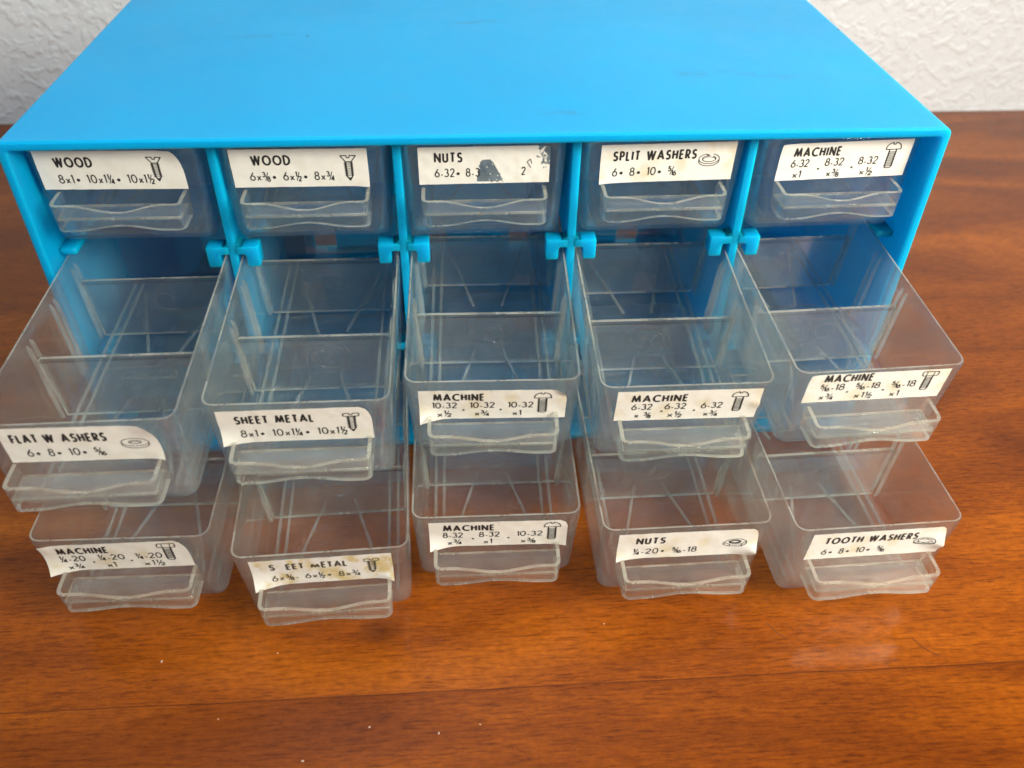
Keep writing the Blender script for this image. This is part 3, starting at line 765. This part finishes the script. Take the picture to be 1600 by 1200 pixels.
D[2, 2] = (mid(2, 0), -63.0, 77.9, -.002, .062, Label(-22.6, 20.6, -2.2, -1.9, 13.6, (3.4, 6), ((0, 1, 10, 1.6),), 0), ink_m2, 'pulled out clear drawer in the middle row labelled SHEET METAL in crisp black print')
D[2, 3] = (mid(3, -1.0), -51.4, 73.9, -.018, .125, Label(-22.4, 22.4, -3.4, -3.9, 13.6, (2.6, 5), ((0, 1, 10, 2.6), (1, 0, 5, 2.2)), 1), ink_m3, 'pulled out clear drawer labelled MACHINE with 10-32 sizes and a curled label corner')
D[2, 4] = (mid(4, .26), -55.8, 73.6, .001, .105, Label(-21.2, 22.8, -1.5, -1.9, 13.6, (0, 0), ((1, .5, 6, .8),), 1), ink_m4, 'pulled out clear drawer labelled MACHINE with 6-32 sizes only')
D[2, 5] = (mid(5, 2.2), -54.6, 76.5, .040, .075, Label(-22.4, 21.6, -.35, -1.0, 12.3, (0, 0), ((0, 0, 5, .5),), 1), ink_m5, 'pulled out clear drawer labelled MACHINE with 5/16-18 sizes, its label reaching the rim')
D[3, 1] = (mid(1, .4), -74.6, 37.2, -.014, .046, Label(-23.6, 19.4, -1.9, -1.0, 13.4, (3.4, 9), ((0, 1, 11, 2.2), (0, 0, 8, .8)), 1), ink_b1, 'clear drawer in the bottom row labelled MACHINE with 1/4-20 sizes and a hex bolt')
D[3, 2] = (mid(2, 3.0), -80.3, 34.0, .032, .066, Label(-21.2, 20.8, -1.7, -2.0, 13.7, (0, 0), ((0, 1, 12, 2.6), (1, 1, 7, 1.6)), 2), ink_b2, 'bottom row clear drawer with a stained yellowed label, its first word half worn off')
D[3, 3] = (mid(3, -.77), -69.3, 34.6, -.010, .070, Label(-21.2, 22.4, -2.0, -2.6, 13.4, (2.6, 4), ((0, 1, 10, 2.2), (1, 1, 7, .9)), 0), ink_b3, 'clear drawer in the bottom row labelled MACHINE with 8-32 and 10-32 sizes')
D[3, 4] = (mid(4, .68), -78.3, 36.4, .011, .040, Label(-21.4, 22.6, -1.8, -2.1, 13.2, (2.2, 6), ((1, .8, 9, 2.4), (0, 1, 9, 1.2)), 1), ink_b4, 'clear drawer in the bottom row labelled NUTS with 1/4-20 and 5/16-18 sizes')
D[3, 5] = (mid(5, 1.78), -82.6, 38.2, .030, .030, Label(-21.0, 22.0, -1.6, -1.9, 13.2, (2.0, 7), ((1, .6, 8, 2.0),), 1), ink_b5, 'clear drawer in the bottom row labelled TOOTH WASHERS')

first = {}
for (r, c), (x, y, z, yaw, tilt, lab, ink, words) in D.items():
    t = thing('storage_drawer', words, 'drawer', GROUP)
    if not first:
        first['bin'] = link('bin', drawer_bin(), [CLEAR, RIM, RIB], t, 40, False)
        first['handle'] = link('handle', drawer_handle(), [CLEAR, RIM], t, 40, False)
        a = link('compartment_divider', partition(), [CLEAR, RIM], t, 30, False)
        a.location = (0, 40*MM, 0); first['pa'] = a
        b = a.copy(); COL.objects.link(b); b.parent = t; b.location = (0, 82*MM, 0); first['pb'] = b
    else:
        for o in first.values():
            q = o.copy(); COL.objects.link(q); q.parent = t
    lo = link('label_sticker', lab.mesh(), [PAPER[lab.paper], GLUE] if lab.torn else PAPER[lab.paper], t, 60, False)
    k = Ink(lab.surf); ink(k)
    link('printed_text', k.bm, INK_WORN if lab.paper == 2 else INK, lo, 0, False)
    ex = Vector((math.cos(yaw), math.sin(yaw)*math.cos(tilt), math.sin(yaw)*math.sin(tilt)))
    ev = Vector((-math.sin(yaw), math.cos(yaw)*math.cos(tilt), math.cos(yaw)*math.sin(tilt)))
    eh = ex.cross(ev)
    O = Vector((x, y, z))-eh*DH
    M = Matrix((ex, ev, eh)).transposed().to_4x4(); M.translation = O*MM
    t.matrix_world = M

# ------------------------------------------------------------------ hairs and lint on the table
def hair(pts, label, r=.09):
    bm = bmesh.new(); n = 6; prev = None
    P = [Vector(p) for p in pts]
    C = []
    for i in range(len(P)-1):
        p0, p1, p2, p3 = P[max(0, i-1)], P[i], P[i+1], P[min(len(P)-1, i+2)]
        for j in range(6):
            s = j/6
            C.append(.5*((2*p1)+(p2-p0)*s+(2*p0-5*p1+4*p2-p3)*s*s+(3*p1-p0-3*p2+p3)*s**3))
    C.append(P[-1])
    for i, p in enumerate(C):
        d = (C[min(i+1, len(C)-1)]-C[max(i-1, 0)]).normalized(); sd = Vector((-d.y, d.x, 0)).normalized(); up = Vector((0, 0, 1))
        rr = r*(.5 if i in (0, len(C)-1) else 1)
        ring_ = [bm.verts.new(p+sd*rr*math.cos(2*math.pi*k/n)+up*(rr*math.sin(2*math.pi*k/n)+r)) for k in range(n)]
        if prev:
            for k in range(n): bm.faces.new((prev[k], prev[(k+1) % n], ring_[(k+1) % n], ring_[k]))
        else: bm.faces.new(ring_)
        prev = ring_
    bm.faces.new(prev[::-1])
    o = link('hair', bm, HAIR, None, 60); o['label'] = label; o['category'] = 'hair'; return o
hair([(85.5, -88.5, 0), (87.0, -91, 0), (88.5, -93.2, 0), (90.2, -94.4, 0)], 'short dark hair lying on the table in front of the NUTS drawer', .08)
hair([(130.5, -96.6, 0), (132.0, -99.5, 0), (134, -101.8, 0), (136.4, -103.4, 0)], 'curved dark hair on the table in front of the TOOTH WASHERS drawer', .07)
spots = [(-58, -126, .45), (-20, -120, .4), (-8, -118, .3), (-40, -117, .4), (22, -137, .45), (-30, -131, .3), (-105, -92, .5), (-70, -91, .3), (62, -150, .35), (-84, -112, .3), (33, -86, .3), (-3, -133, .35)]
bmS = bmesh.new(); bmesh.ops.create_icosphere(bmS, subdivisions=2, radius=1)
for v in bmS.verts: v.co *= 1+.35*noise.noise(v.co*2)
proto = link('lint_speck', bmS, LINT, None, 0)
for i, (x, y, r) in enumerate(spots):
    o = proto if i == 0 else proto.copy()
    if i: COL.objects.link(o)
    o.location = (x*MM, y*MM, r*.3*MM); o.scale = (r*.9, r*.55, r*.3); o.rotation_euler = (0, 0, i*1.3)
    o['label'] = 'tiny pale speck of lint on the bare wooden table'; o['category'] = 'lint'; o['group'] = 'lint specks on the table'
